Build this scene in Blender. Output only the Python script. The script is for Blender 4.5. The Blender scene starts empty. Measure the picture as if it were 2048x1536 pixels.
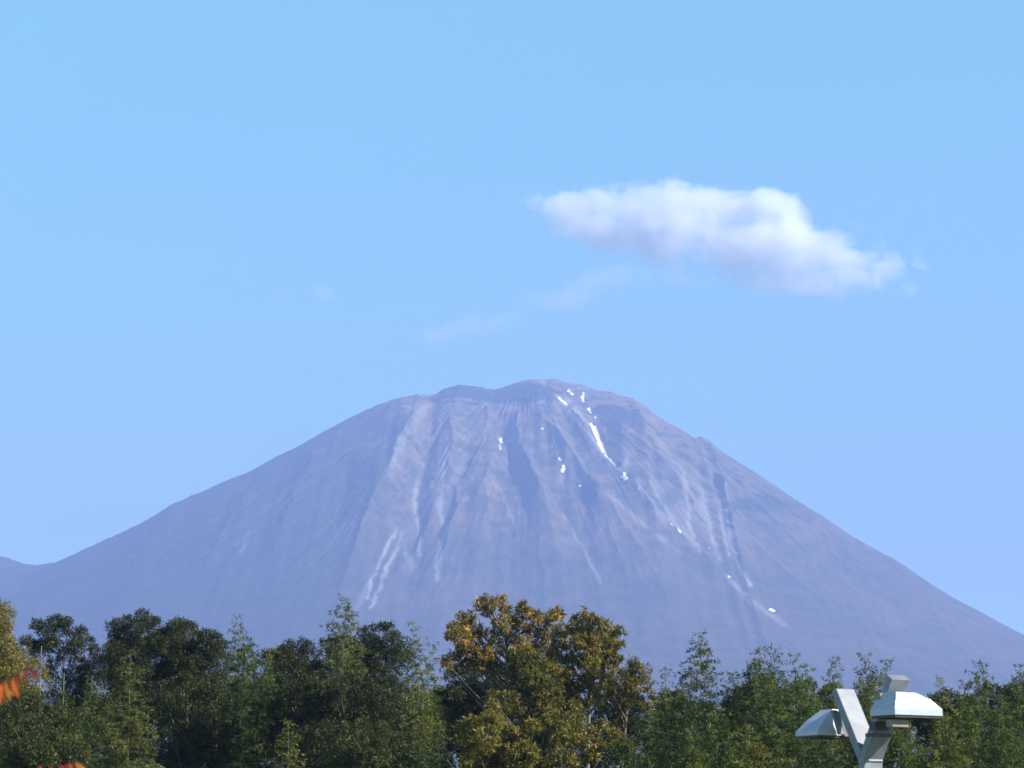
import bpy, bmesh, math, random
import numpy as np
from mathutils import Vector, Matrix

# ------------------------------------------------------------------ camera, sky, sun, exposure
sc = bpy.context.scene
R = math.radians
F = 1024 / math.tan(R(10.0))          # focal length in photo pixels (photo 2048 x 1536)
PITCH = R(9.5)
CZ = 3.0                               # eye height
cam_d = bpy.data.cameras.new('camera'); cam = bpy.data.objects.new('camera', cam_d)
sc.collection.objects.link(cam); sc.camera = cam
cam.location = (0, 0, CZ); cam.rotation_euler = (R(90) + PITCH, 0, 0)
cam_d.sensor_width = 36; cam_d.lens = 18 / math.tan(R(10.0))
cam_d.clip_start = 0.1; cam_d.clip_end = 60000
cam_d.dof.use_dof = True; cam_d.dof.focus_distance = 125; cam_d.dof.aperture_fstop = 8.0

SUN_EL, SUN_AZ = 37.0, 110.0           # azimuth clockwise from +Y (the view direction)
w = bpy.data.worlds.new("World"); sc.world = w; w.use_nodes = True
nt = w.node_tree; nt.nodes.clear()
sky = nt.nodes.new('ShaderNodeTexSky'); sky.sky_type = 'NISHITA'; sky.sun_disc = False
sky.sun_elevation = R(SUN_EL); sky.sun_rotation = R(SUN_AZ)
sky.altitude = 5500; sky.air_density = 1.0; sky.dust_density = 0.0; sky.ozone_density = 2.0
bg = nt.nodes.new('ShaderNodeBackground'); bg.inputs[1].default_value = 0.12
ow = nt.nodes.new('ShaderNodeOutputWorld')
tint = nt.nodes.new('ShaderNodeMix'); tint.data_type = 'RGBA'; tint.blend_type = 'MULTIPLY'; tint.inputs[0].default_value = 1
geo = nt.nodes.new('ShaderNodeTexCoord'); sxyz = nt.nodes.new('ShaderNodeSeparateXYZ'); lean = nt.nodes.new('ShaderNodeValToRGB')
el = lean.color_ramp.elements                            # tint by height: cyan in view, dimmed overhead to lower the ambient light
el[0].position = .10; el[0].color = (.84, .92, .72, 1); el[1].position = .34; el[1].color = (1.2, 1.9, 1.25, 1)
e3 = el.new(.60); e3.color = (.6, .68, .72, 1)
nt.links.new(geo.outputs['Generated'], sxyz.inputs[0]); nt.links.new(sxyz.outputs['Z'], lean.inputs[0]); nt.links.new(lean.outputs[0], tint.inputs[7])
nt.links.new(sky.outputs[0], tint.inputs[6]); nt.links.new(tint.outputs[2], bg.inputs[0]); nt.links.new(bg.outputs[0], ow.inputs[0])
sun_d = bpy.data.lights.new('sun', 'SUN'); sun_d.energy = 4.8; sun_d.angle = R(0.5); sun_d.color = (1.0, 0.95, 0.88)
sun = bpy.data.objects.new('sun', sun_d); sc.collection.objects.link(sun)
sdir = Vector((math.sin(R(SUN_AZ)) * math.cos(R(SUN_EL)), math.cos(R(SUN_AZ)) * math.cos(R(SUN_EL)), math.sin(R(SUN_EL))))
sun.rotation_euler = sdir.to_track_quat('Z', 'Y').to_euler(); sun.location = (20, -20, 60)
sc.view_settings.view_transform = 'Standard'; sc.view_settings.look = 'None'
sc.view_settings.exposure = 1.0; sc.view_settings.gamma = 1.0
sc.cycles.max_bounces = 8; sc.cycles.diffuse_bounces = 3; sc.cycles.transmission_bounces = 4
sc.cycles.volume_bounces = 6; sc.cycles.transparent_max_bounces = 8
sc.cycles.use_denoising = True
HAZE_DENSITY, HAZE_COLOR = 9.5e-5, (0.37, 0.513, 1.0, 1)

# ------------------------------------------------------------------ helpers
rng = np.random.default_rng(7)
random.seed(7)
cp, sp = math.cos(PITCH), math.sin(PITCH)
def pt(u, v, Y):
    """world point at depth Y seen at photo pixel (u, v)"""
    x = (u - 1024) / F; z = -(v - 768) / F
    yy = cp - z * sp; zz = sp + z * cp
    return np.array([x / yy * Y, Y, CZ + zz / yy * Y])
def uv(X, Y, Z):
    z = Z - CZ
    f = Y * cp + z * sp; up = -Y * sp + z * cp
    return 1024 + F * X / f, 768 - F * up / f

def link(o, parent=None):
    sc.collection.objects.link(o)
    if parent is not None:
        o.parent = parent
        o.matrix_parent_inverse = Matrix.Translation(-Vector(parent.location))
    return o
def tag(o, label, cat, group=None, kind=None):
    if label: o['label'] = label
    if cat: o['category'] = cat
    if group: o['group'] = group
    if kind: o['kind'] = kind
    return o
def empty(name, loc, label, cat, group=None):
    o = bpy.data.objects.new(name, None); o.location = loc; o.empty_display_size = 0.3
    sc.collection.objects.link(o); return tag(o, label, cat, group)
def mesh_obj(name, verts, faces, mat, parent=None, smooth=False, col=None, pcol=None):
    """verts Nx3, faces MxK (array) or list of tuples"""
    me = bpy.data.meshes.new(name)
    verts = np.asarray(verts, dtype=np.float32)
    if isinstance(faces, np.ndarray):
        M, K = faces.shape
        me.vertices.add(len(verts)); me.vertices.foreach_set('co', verts.ravel())
        me.loops.add(M * K); me.loops.foreach_set('vertex_index', faces.astype(np.int32).ravel())
        me.polygons.add(M); me.polygons.foreach_set('loop_start', np.arange(0, M * K, K, dtype=np.int32))
        me.polygons.foreach_set('loop_total', np.full(M, K, dtype=np.int32))
        me.update(calc_edges=True)
    else:
        me.from_pydata([tuple(map(float, v)) for v in verts], [], faces); me.update()
    if smooth: me.polygons.foreach_set('use_smooth', np.ones(len(me.polygons), dtype=bool))
    if col is not None:
        a = me.attributes.new('col', 'FLOAT_COLOR', 'FACE'); a.data.foreach_set('color', np.asarray(col, np.float32).ravel())
    if pcol is not None:
        a = me.attributes.new('col', 'FLOAT_COLOR', 'POINT'); a.data.foreach_set('color', np.asarray(pcol, np.float32).ravel())
    me.materials.append(mat)
    o = bpy.data.objects.new(name, me)
    return link(o, parent)

def vnoise(x, y, seed=0):
    """smooth value noise, arrays in, 0..1"""
    xi = np.floor(x).astype(np.int64); yi = np.floor(y).astype(np.int64)
    xf = x - xi; yf = y - yi
    xf = xf * xf * (3 - 2 * xf); yf = yf * yf * (3 - 2 * yf)
    def h(a, b):
        n = (a * 374761393 + b * 668265263 + seed * 974634777) & 0xffffffff
        n = ((n ^ (n >> 13)) * 1274126177) & 0xffffffff
        return ((n ^ (n >> 16)) & 0xffff) / 65535.0
    return (h(xi, yi) * (1 - xf) + h(xi + 1, yi) * xf) * (1 - yf) + (h(xi, yi + 1) * (1 - xf) + h(xi + 1, yi + 1) * xf) * yf
def fbm(x, y, o=4, seed=0):
    s = 0; a = 0.5; t = 0
    for i in range(o):
        s = s + a * vnoise(x, y, seed + i * 17); t += a; a *= 0.5; x = x * 2.03; y = y * 2.03
    return s / t

def new_mat(name):
    m = bpy.data.materials.new(name); m.use_nodes = True
    n = m.node_tree; p = n.nodes['Principled BSDF']; return m, n, p
def N(n, t, **k):
    x = n.nodes.new(t)
    for a, b in k.items(): setattr(x, a, b)
    return x

def leaf_material(name, rough=0.5, trans=0.3):
    m, n, p = new_mat(name)
    at = N(n, 'ShaderNodeAttribute', attribute_name='col')
    n.links.new(at.outputs['Color'], p.inputs['Base Color'])
    p.inputs['Roughness'].default_value = rough; p.inputs['Specular IOR Level'].default_value = 0.22
    tr = N(n, 'ShaderNodeBsdfTranslucent'); mx = N(n, 'ShaderNodeMixShader'); mx.inputs[0].default_value = trans
    g = N(n, 'ShaderNodeMix', data_type='RGBA', blend_type='MULTIPLY'); g.inputs[0].default_value = 1
    g.inputs[7].default_value = (1.1, 1.25, 0.6, 1)
    n.links.new(at.outputs['Color'], g.inputs[6]); n.links.new(g.outputs[2], tr.inputs[0])
    out = n.nodes['Material Output']
    n.links.new(p.outputs[0], mx.inputs[1]); n.links.new(tr.outputs[0], mx.inputs[2]); n.links.new(mx.outputs[0], out.inputs[0])
    return m
def bark_material(name, c1, c2, scale=6, rough=0.85):
    m, n, p = new_mat(name)
    tc = N(n, 'ShaderNodeTexCoord'); no = N(n, 'ShaderNodeTexNoise'); no.inputs['Scale'].default_value = scale; no.inputs['Detail'].default_value = 6
    mp = N(n, 'ShaderNodeMapping'); mp.inputs['Scale'].default_value = (1, 1, 0.3)
    rp = N(n, 'ShaderNodeValToRGB'); rp.color_ramp.elements[0].color = (*c1, 1); rp.color_ramp.elements[1].color = (*c2, 1)
    rp.color_ramp.elements[0].position = 0.35; rp.color_ramp.elements[1].position = 0.65
    n.links.new(tc.outputs['Object'], mp.inputs[0]); n.links.new(mp.outputs[0], no.inputs['Vector'])
    n.links.new(no.outputs['Fac'], rp.inputs[0]); n.links.new(rp.outputs[0], p.inputs['Base Color'])
    bp = N(n, 'ShaderNodeBump'); bp.inputs['Strength'].default_value = 0.4; bp.inputs['Distance'].default_value = 0.02
    n.links.new(no.outputs['Fac'], bp.inputs['Height']); n.links.new(bp.outputs[0], p.inputs['Normal'])
    p.inputs['Roughness'].default_value = rough
    return m
M_LEAF = leaf_material('leaf_foliage', 0.45, 0.25)
M_BAMLEAF = leaf_material('bamboo_foliage', 0.5, 0.3)
M_BARK = bark_material('bark', (0.05, 0.04, 0.03), (0.13, 0.105, 0.08))
M_BARKPALE = bark_material('pale_bark', (0.12, 0.09, 0.065), (0.28, 0.22, 0.17))
M_CULM = bark_material('bamboo_culm', (0.12, 0.14, 0.04), (0.30, 0.26, 0.10), 3, 0.5)

# ------------------------------------------------------------------ ground and mountain
D = 10000.0
SKYLINE = [(-2600,1500),(-1500,1480),(-900,1400),(-500,1290),(-250,1180),(-120,1120),(-50,1102),(0,1110),(20,1116),(45,1127),(70,1130),(110,1125),(150,1108),(200,1084),(250,1062),
 (300,1036),(350,1005),(400,985),(450,962),(500,943),(550,915),(600,890),(650,862),(700,835),(750,812),(790,797),
 (830,789),(850,788),(862,790),(874,787),(884,779),(893,776),(905,773),(918,769),(935,771),(950,773),(965,774),(975,777),(988,779),(998,776),(1008,773),(1018,771),(1030,766),(1045,762),(1056,759),(1070,758),(1090,759),(1105,757),(1122,761),(1135,766),(1150,768),(1162,768),(1175,773),
 (1200,781),(1225,784),(1250,793),(1265,796),(1285,808),(1310,826),(1330,842),(1360,858),
 (1390,876),(1403,873),(1417,879),(1435,897),(1450,907),(1480,926),(1520,950),(1560,978),(1600,1005),(1650,1035),
 (1700,1070),(1750,1098),(1800,1125),(1850,1160),(1900,1192),(1950,1218),(2000,1245),(2048,1270),(2200,1345),(2600,1450),(3300,1520),(4600,1560)]
RIDGES = [ # (polyline, height m, width px)
 ([(862,800),(822,850),(792,910),(772,960),(747,1010),(720,1080),(690,1160),(660,1260)], 48, 26),
 ([(893,812),(905,870),(900,930),(915,990),(905,1060),(880,1130),(860,1220)], 26, 18),
 ([(960,806),(975,850),(965,900),(940,960),(925,1010)], 20, 18),
 ([(1040,820),(1035,870),(1047,930),(1070,985),(1095,1050),(1110,1130)], 32, 22),
 ([(1003,890),(990,940),(962,1000),(930,1060)], 18, 16),
 ([(1050,812),(1082,860),(1118,900),(1152,950),(1192,1010),(1240,1070),(1290,1130),(1340,1200),(1400,1290)], 40, 20),
 ([(1115,790),(1150,850),(1180,898),(1210,935),(1240,975),(1290,1022),(1342,1072),(1400,1115),(1450,1165),(1510,1222),(1590,1280)], 46, 18),
 ([(1262,800),(1268,850),(1245,900),(1252,930)], 10, 14),
 ([(1262,800),(1292,870),(1332,930),(1362,962),(1372,1010)], 34, 20),
 ([(1332,845),(1390,920),(1440,960),(1500,1005),(1560,1045),(1640,1090),(1740,1160)], 40, 22),
 ([(1462,962),(1457,1010),(1472,1080),(1492,1140),(1520,1200)], 8, 20),
 ([(1180,1000),(1215,1070),(1240,1130),(1270,1220)], 24, 22),
 ([(840,792),(862,797),(882,801),(910,798),(940,800),(962,804),(990,811),(1012,809),(1040,806),(1062,811),(1090,801),(1112,791),(1130,789)], 18, 7),
 ([(500,960),(470,1020),(430,1090),(380,1180)], 24, 26),
 ([(640,880),(610,950),(570,1040),(520,1150)], 26, 28),
]
GULLIES = [
 ([(1150,780),(1175,820),(1188,850),(1207,900),(1232,932),(1252,960)], 18, 12),
 ([(1252,960),(1310,1010),(1360,1060),(1420,1110)], 26, 16),
 ([(870,830),(862,900),(835,970),(835,1060),(820,1150)], 26, 18),
 ([(940,900),(900,1000),(880,1080),(870,1160)], 18, 16),
 ([(1000,830),(1010,900),(1040,1000),(1060,1080)], 22, 16),
 ([(1120,960),(1165,985),(1175,1050)], 26, 20),
 ([(1100,1000),(1150,1080),(1190,1160)], 20, 20),
 ([(700,900),(690,980),(650,1090)], 22, 26),
]
SCREE_AND_LIT_RIM = [ # pale debris chutes, and the sunlit rim edge painted as a pale line (polyline, strength, width px)
 ([(792,1060),(772,1100),(755,1135),(742,1162),(736,1195)], .9, 4), ([(806,1064),(792,1100),(772,1140),(757,1180),(742,1215)], .9, 4),
 ([(748,1150),(730,1185),(715,1215)], .35, 6), ([(836,955),(829,1000),(838,1050),(840,1110)], .6, 5), ([(846,925),(866,975)], .5, 3),
 ([(890,850),(892,900),(884,960),(880,1010),(886,1060),(876,1110),(874,1160)], .55, 6), ([(800,1060),(812,1110),(830,1140)], .25, 6),
 ([(985,955),(1010,1000),(1030,1050)], .35, 4), ([(1128,1030),(1150,1070),(1168,1100),(1200,1165)], .45, 4),
 ([(1450,965),(1455,1040),(1466,1100),(1482,1140),(1500,1170)], .8, 4), ([(1438,1000),(1445,1060),(1460,1110)], .5, 3),
 ([(1112,790),(1150,835),(1190,885),(1210,915)], .7, 4), ([(1130,792),(1160,830),(1180,850)], .5, 4),
 ([(1215,985),(1290,1052),(1360,1105)], .35, 5), ([(1300,960),(1340,1030),(1390,1090)], .5, 7), ([(1362,930),(1376,1000),(1380,1060),(1400,1100)], .6, 6),
 ([(1270,955),(1300,1000),(1330,1045)], .55, 7), ([(1400,980),(1415,1040),(1430,1090),(1440,1120)], .5, 6), ([(1320,880),(1345,920),(1366,965)], .3, 6),
 ([(1450,1150),(1500,1200),(1570,1250)], .4, 5), ([(1330,1090),(1420,1180)], .2, 5), ([(880,990),(905,960),(915,1000)], .3, 4),
 ([(840,792),(862,797),(882,801),(910,798),(940,800),(962,804),(990,811),(1012,809),(1040,806),(1062,811),(1090,801)], .38, 2.6), ([(862,800),(822,850),(797,900),(780,950)],.3,9), ([(655,1100),(700,1050)],.12,10), ([(480,1110),(500,1060)],.3,5)]
SNOW = [ # (polyline, half width px)
 ([(1137,781),(1141,785),(1146,789)],1.7), ([(1117,795),(1126,802),(1133,809)],2.0), ([(1166,785),(1167,791),(1163,795),(1168,803)],2.0),
 ([(1176,817),(1182,825)],2.2), ([(1190,832),(1192,835)],1.4), ([(1181,847),(1188,856)],2.6), ([(1188,856),(1193,868),(1197,880)],5.0), ([(1197,880),(1203,892),(1207,901)],4.2),
 ([(1207,901),(1214,914)],2.2), ([(1214,914),(1229,930)],1.3), ([(1249,947),(1249,957)],3.6), ([(1244,954),(1254,957)],2.6), ([(1127,933),(1126,942)],3.6),
 ([(1119,916),(1122,920)],1.9), ([(1001,877),(1003,884)],2.2), ([(999,888),(1002,899)],1.0), ([(1342,1047),(1345,1050)],1.1), ([(1357,1059),(1360,1064)],2.0), ([(1455,1151),(1460,1154)],.9),
 ([(1541,1218),(1549,1222)],2.4), ([(1160,971),(1161,970)],1.5), ([(1277,976),(1278,977)],1.2), ([(1104,893),(1105,894)],1.2), ([(1084,857),(1085,858)],1.2), ([(1419,1096),(1420,1096)],.4)]

def polydist(U, V, poly):
    """distance and signed side (positive = right of the line) to a polyline"""
    best = np.full(U.shape, 1e9); side = np.zeros(U.shape); par = np.zeros(U.shape)
    L = len(poly) - 1
    for i in range(L):
        (ax, ay), (bx, by) = poly[i], poly[i + 1]
        dx, dy = bx - ax, by - ay; l2 = dx * dx + dy * dy + 1e-9
        t = np.clip(((U - ax) * dx + (V - ay) * dy) / l2, 0, 1)
        ex = U - (ax + t * dx); ey = V - (ay + t * dy); d = np.hypot(ex, ey)
        m = d < best
        best = np.where(m, d, best); side = np.where(m, np.sign(ex * dy - ey * dx), side); par = np.where(m, (i + t) / L, par)
    return best, side, par

def build_mountain():
    xs = np.concatenate([np.linspace(-6000, -1950, 60)[:-1], np.linspace(-1950, 2600, 1680), np.linspace(2600, 6000, 50)[1:]])
    ys = np.concatenate([np.linspace(2600, 7000, 60)[:-1], np.linspace(7000, 8400, 240)[:-1], np.linspace(8400, 10100, 400)[:-1], np.linspace(10100, 13400, 40)])
    X, Y = np.meshgrid(xs, ys)
    su = np.array([p[0] for p in SKYLINE], float); sv = np.array([p[1] for p in SKYLINE], float)
    P = np.array([pt(a, b, D) for a, b in SKYLINE])
    xc = pt(1060, 760, D)[0]
    S0 = np.interp(xs, P[:, 0], P[:, 2])
    k = np.exp(-np.linspace(-2, 2, 5) ** 2); k /= k.sum()
    # mean radial profile of the cone
    pr = np.array([0, 120, 260, 520, 870, 1220, 1560, 2000, 2600, 3400, 4500, 6200, 9000], float)
    pz = np.array([1690, 1680, 1630, 1520, 1340, 1160, 980, 770, 560, 360, 190, 40, -30], float)
    Pf = lambda r: np.interp(r, pr, pz)
    d = D - Y
    x0 = X - xc
    r = np.hypot(x0, d * 1.0)
    # soften the profile corners
    base = (Pf(r - 60) + Pf(r) + Pf(r + 60) + Pf(r - 120) + Pf(r + 120)) / 5
    core = (Pf(np.abs(x0) - 60) + Pf(np.abs(x0)) + Pf(np.abs(x0) + 60) + Pf(np.abs(x0) - 120) + Pf(np.abs(x0) + 120)) / 5
    fade = np.exp(-(d / 2300.0) ** 2)
    sharp = np.exp(-(d / 420.0) ** 2)
    phi = np.arctan2(x0, np.abs(d) + 60)
    # radial ravines of the cone: wide and narrow ribs running down the slope
    rr = np.clip(r / 900.0, 0, 1.6)
    ph = phi * 9 + fbm(r / 600.0, phi * 3, 3, 5) * .8
    rid = 1 - np.abs(2 * vnoise(ph, r / 1500.0, 11) - 1)
    ph2 = phi * 26 + fbm(r / 400.0, phi * 6, 3, 8) * .9
    rid2 = 1 - np.abs(2 * vnoise(ph2, r / 900.0, 21) - 1)
    ph3 = phi * 75 + fbm(r / 200.0, phi * 12, 3, 9) * 1.2
    rid3 = 1 - np.abs(2 * vnoise(ph3, r / 500.0, 31) - 1)
    fr = np.clip(d / 260.0, 0, 1)
    calm = .45 + .55 * np.clip((x0 + 620) / 260, 0, 1)
    rel = (rid * 22 * calm + rid2 * 9 * calm) * rr * fr + rid3 * 5 * np.clip(r / 500, 0.2, 1) * np.clip(fr + 0.15, 0, 1)
    rel += (fbm(X / 60, Y / 60, 4, 3) - .5) * 8 * np.clip(fr + .25, 0, 1) + (fbm(X / 9, Y / 14, 2, 4) - .5) * 2.5
    Zb = base
    # traced ridges and ravines, laid on the slope by where it lies on the unbroken cone
    Zf = np.maximum(base + (np.tile(S0, (len(ys), 1)) - core) * fade, -1.5)
    U, V = uv(X, Y, Zf)
    front = np.clip(d / 120.0, 0, 1)
    feat = np.zeros_like(X)
    jit = (fbm(U / 26, V / 26, 3, 41) - .5) * 16
    msk = (Y > 7000) & (X > -1950) & (X < 2600)
    Um, Vm, Jm = U[msk], V[msk], jit[msk]
    fm = np.zeros(Um.shape)
    for poly, A, wd in RIDGES:
        dist, side, par = polydist(Um + Jm, Vm, poly)
        ends = np.clip(par * 8, 0, 1) * np.clip((1 - par) * 4, 0, 1)
        fm += A * np.exp(-(dist / wd)) * (ends if wd > 7 else 1)
    for poly, A, wd in GULLIES:
        dist, side, par = polydist(Um + Jm, Vm, poly)
        fm -= A * np.exp(-(dist / wd) ** 1.5) * np.clip((1 - par) * 4, 0, 1) * np.clip(par * 8, 0, 1)
    feat[msk] = fm
    near_snow = np.full(Um.shape, 1e9)
    for poly, hw in SNOW[:12]: near_snow = np.minimum(near_snow, polydist(Um, Vm, poly)[0])
    keep = np.ones_like(X); keep[msk] = 1 - .85 * np.exp(-(near_snow / 16) ** 2)
    Zb = Zb + ((feat * .8 * front) * (.35 + .65 * keep) + rel * keep) * np.clip((1290 - V) / 260, .25, 1)
    corr = S0 - np.interp(xs, xs, core[0])
    fine = np.zeros_like(xs)
    skew = (fbm(xs / 14, xs * 0, 3, 77) - .5) * np.interp(xs, [-1750, -1100, -500, 1800], [18, 14, 10, 7])
    Z = None
    for it in range(12):
        Z = Zb + corr[None, :] * fade + fine[None, :] * sharp
        Uc, Vc = uv(X, Y, Z)
        cw = 4 if it < 8 else 3
        nc = 2700 // cw
        cols = np.clip(((Uc + 300) / cw).astype(int), 0, nc - 1).ravel()
        order = np.lexsort((Vc.ravel(), cols)); cs_ = cols[order]
        first = order[np.searchsorted(cs_, np.arange(1, nc - 1))]
        ut, vt, xt = Uc.ravel()[first], Vc.ravel()[first], X.ravel()[first]
        err = vt - np.interp(ut, su, sv)            # positive: surface too low
        o_ = np.argsort(xt); e = np.interp(xs, xt[o_], err[o_], left=0, right=0) * 1.72
        kw = 25 if it < 8 else 3
        e = np.convolve(np.pad(e, kw // 2, 'edge'), np.ones(kw) / kw, 'valid')
        if it < 8: corr = corr + np.clip(e, -150, 150)
        else: fine = fine + np.clip(e, -30, 30) * .8
    print('silhouette error px', np.abs(err).mean(), np.abs(err).max())
    Z = Zb + corr[None, :] * fade + fine[None, :] * sharp + skew[None, :] * sharp * .6
    edge = np.clip((Y - 2600) / 2500, 0, 1) * np.clip((13400 - Y) / 1200, 0, 1) * np.clip((6000 - np.abs(X)) / 1500, 0, 1)
    Z = np.where(edge < 1, Z * edge - 2 * (1 - edge), Z)
    U, V = uv(X, Y, Z)
    # ---- vegetation and rock colours (what grows or lies where, plus some painted shade)
    n1 = fbm(X / 180, Y / 180, 4, 51); n2 = fbm(X / 30, Y / 40, 4, 52); n3 = fbm(ph3, r / 300, 3, 53)
    forest = np.array([0.045, 0.050, 0.034]); autumn = np.array([0.105, 0.080, 0.058]); grass = np.array([0.215, 0.16, 0.098]); rock = np.array([0.31, 0.285, 0.26])
    C = forest + (autumn - forest) * np.clip(n1 * .7 + .1 + (n2 - .5) * 1.3, 0, 1)[..., None]
    g = np.clip((1150 - V + (n1 - .5) * 200) / 320, 0, 1) * np.clip((n2 - .25) * 2.0, 0, 1) * np.clip((U - 700 + (n1 - .5) * 160) / 100, 0, 1) * np.clip((1700 - U) / 200, 0, 1)
    C = C + (grass - C) * (g * .75)[..., None]
    # dark shrub with shade painted into its colour, on the summit between the near rim and the skyline, and on the left shoulder
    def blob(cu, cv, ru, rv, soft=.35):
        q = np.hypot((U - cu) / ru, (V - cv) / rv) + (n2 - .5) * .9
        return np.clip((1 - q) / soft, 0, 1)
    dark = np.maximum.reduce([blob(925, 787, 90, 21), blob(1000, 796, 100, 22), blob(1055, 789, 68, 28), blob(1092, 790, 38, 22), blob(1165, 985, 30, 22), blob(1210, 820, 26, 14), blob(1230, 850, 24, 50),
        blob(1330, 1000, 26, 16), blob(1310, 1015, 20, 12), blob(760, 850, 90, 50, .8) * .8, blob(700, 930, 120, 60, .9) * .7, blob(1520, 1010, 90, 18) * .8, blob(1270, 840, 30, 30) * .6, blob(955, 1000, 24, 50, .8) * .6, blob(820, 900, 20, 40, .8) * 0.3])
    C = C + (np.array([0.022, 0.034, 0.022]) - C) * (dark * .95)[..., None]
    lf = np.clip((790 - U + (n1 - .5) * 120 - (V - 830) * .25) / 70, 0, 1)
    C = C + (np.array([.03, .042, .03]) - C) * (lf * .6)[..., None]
    light = np.maximum.reduce([blob(1400, 1010, 75, 100, .9) * .6, blob(1335, 960, 65, 50, .9) * .4, blob(1255, 930, 24, 22) * .6, blob(1095, 764, 42, 6) * .8, blob(1165, 775, 60, 6) * .4, blob(1130, 840, 40, 50, .9) * .35])
    sc_ = np.zeros_like(X); sn = np.zeros_like(X)
    Uj = U + (fbm(U / 9, V / 9, 3, 61) - .5) * 10; Um, Vm = Uj[msk], V[msk]
    s = np.zeros(Um.shape)
    for poly, A, wd in SCREE_AND_LIT_RIM:
        dist, side, par = polydist(Um, Vm, poly)
        s = np.maximum(s, A * np.exp(-(dist / wd) ** 2) * (0.55 + .45 * np.clip(par * 6, 0, 1)))
    Un, Vn = (U + (fbm(U / 3, V / 3, 2, 71) - .5) * 5.5)[msk], (V + (fbm(U / 3, V / 3, 2, 72) - .5) * 4)[msk]
    q = np.zeros(Um.shape)
    for poly, hw in SNOW:
        dist, side, par = polydist(Un, Vn, poly)
        q = np.maximum(q, np.clip((hw * .9 + .5 - dist) / 1.0, 0, 1))
    sc_[msk] = s; sn[msk] = q
    streak = np.clip((n3 - .46) * 6, 0, 1) * np.clip(.3 + 1.6 * (n2 - .2), 0, 1)
    sc_ = np.maximum(sc_ * np.clip(.5 + n3 + (n2 - .5), 0, 1.1), light * streak * 1.0)
    C = C + (rock - C) * np.clip(sc_, 0, 1)[..., None]
    rimv = np.interp(U, su, sv)
    nearrim = np.clip(1 - (V - rimv) / 5, 0, 1) * ((U < 880) | (U > 1075)) * (U > 820) * (U < 1320) * (n2 > .42)
    C = C + (np.array([.24, .17, .11]) - C) * (nearrim * .6)[..., None]
    C = C + (np.array([.93, .94, .97]) - C) * sn[..., None]
    ny, nx = X.shape
    verts = np.stack([X, Y, Z], -1).reshape(-1, 3)
    idx = np.arange(nx * ny).reshape(ny, nx)
    faces = np.stack([idx[:-1, :-1], idx[:-1, 1:], idx[1:, 1:], idx[1:, :-1]], -1).reshape(-1, 4)
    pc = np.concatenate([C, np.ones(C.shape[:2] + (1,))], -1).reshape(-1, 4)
    m, n, p = new_mat('mountain_slopes')
    at = N(n, 'ShaderNodeAttribute', attribute_name='col')
    tc = N(n, 'ShaderNodeTexCoord'); no = N(n, 'ShaderNodeTexNoise'); no.inputs['Scale'].default_value = 0.09; no.inputs['Detail'].default_value = 5
    mr = N(n, 'ShaderNodeMapRange'); mr.inputs[1].default_value = .35; mr.inputs[2].default_value = .65; mr.inputs[3].default_value = .84; mr.inputs[4].default_value = 1.14
    mx = N(n, 'ShaderNodeVectorMath', operation='SCALE')
    n.links.new(tc.outputs['Object'], no.inputs['Vector']); n.links.new(no.outputs['Fac'], mr.inputs[0])
    n.links.new(at.outputs['Color'], mx.inputs[0]); n.links.new(mr.outputs[0], mx.inputs['Scale'])
    n.links.new(mx.outputs[0], p.inputs['Base Color']); p.inputs['Roughness'].default_value = .9; p.inputs['Specular IOR Level'].default_value = .15
    bp = N(n, 'ShaderNodeBump'); bp.inputs['Strength'].default_value = .7; bp.inputs['Distance'].default_value = 3
    n.links.new(no.outputs['Fac'], bp.inputs['Height']); n.links.new(bp.outputs[0], p.inputs['Normal'])
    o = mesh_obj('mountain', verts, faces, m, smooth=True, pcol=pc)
    o['kind'] = 'structure'
build_mountain()

def build_ground():
    m, n, p = new_mat('grass_ground')
    tc = N(n, 'ShaderNodeTexCoord'); no = N(n, 'ShaderNodeTexNoise'); no.inputs['Scale'].default_value = .25; no.inputs['Detail'].default_value = 8
    rp = N(n, 'ShaderNodeValToRGB'); rp.color_ramp.elements[0].color = (.05, .065, .025, 1); rp.color_ramp.elements[1].color = (.12, .11, .05, 1)
    n.links.new(tc.outputs['Object'], no.inputs['Vector']); n.links.new(no.outputs['Fac'], rp.inputs[0]); n.links.new(rp.outputs[0], p.inputs['Base Color'])
    p.inputs['Roughness'].default_value = .95
    xs = np.linspace(-6500, 6500, 60); ys = np.linspace(-400, 13800, 60)
    X, Y = np.meshgrid(xs, ys); idx = np.arange(3600).reshape(60, 60)
    faces = np.stack([idx[:-1, :-1], idx[:-1, 1:], idx[1:, 1:], idx[1:, :-1]], -1).reshape(-1, 4)
    mesh_obj('ground', np.stack([X, Y, X * 0], -1).reshape(-1, 3), faces, m)['kind'] = 'structure'
build_ground()

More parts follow.
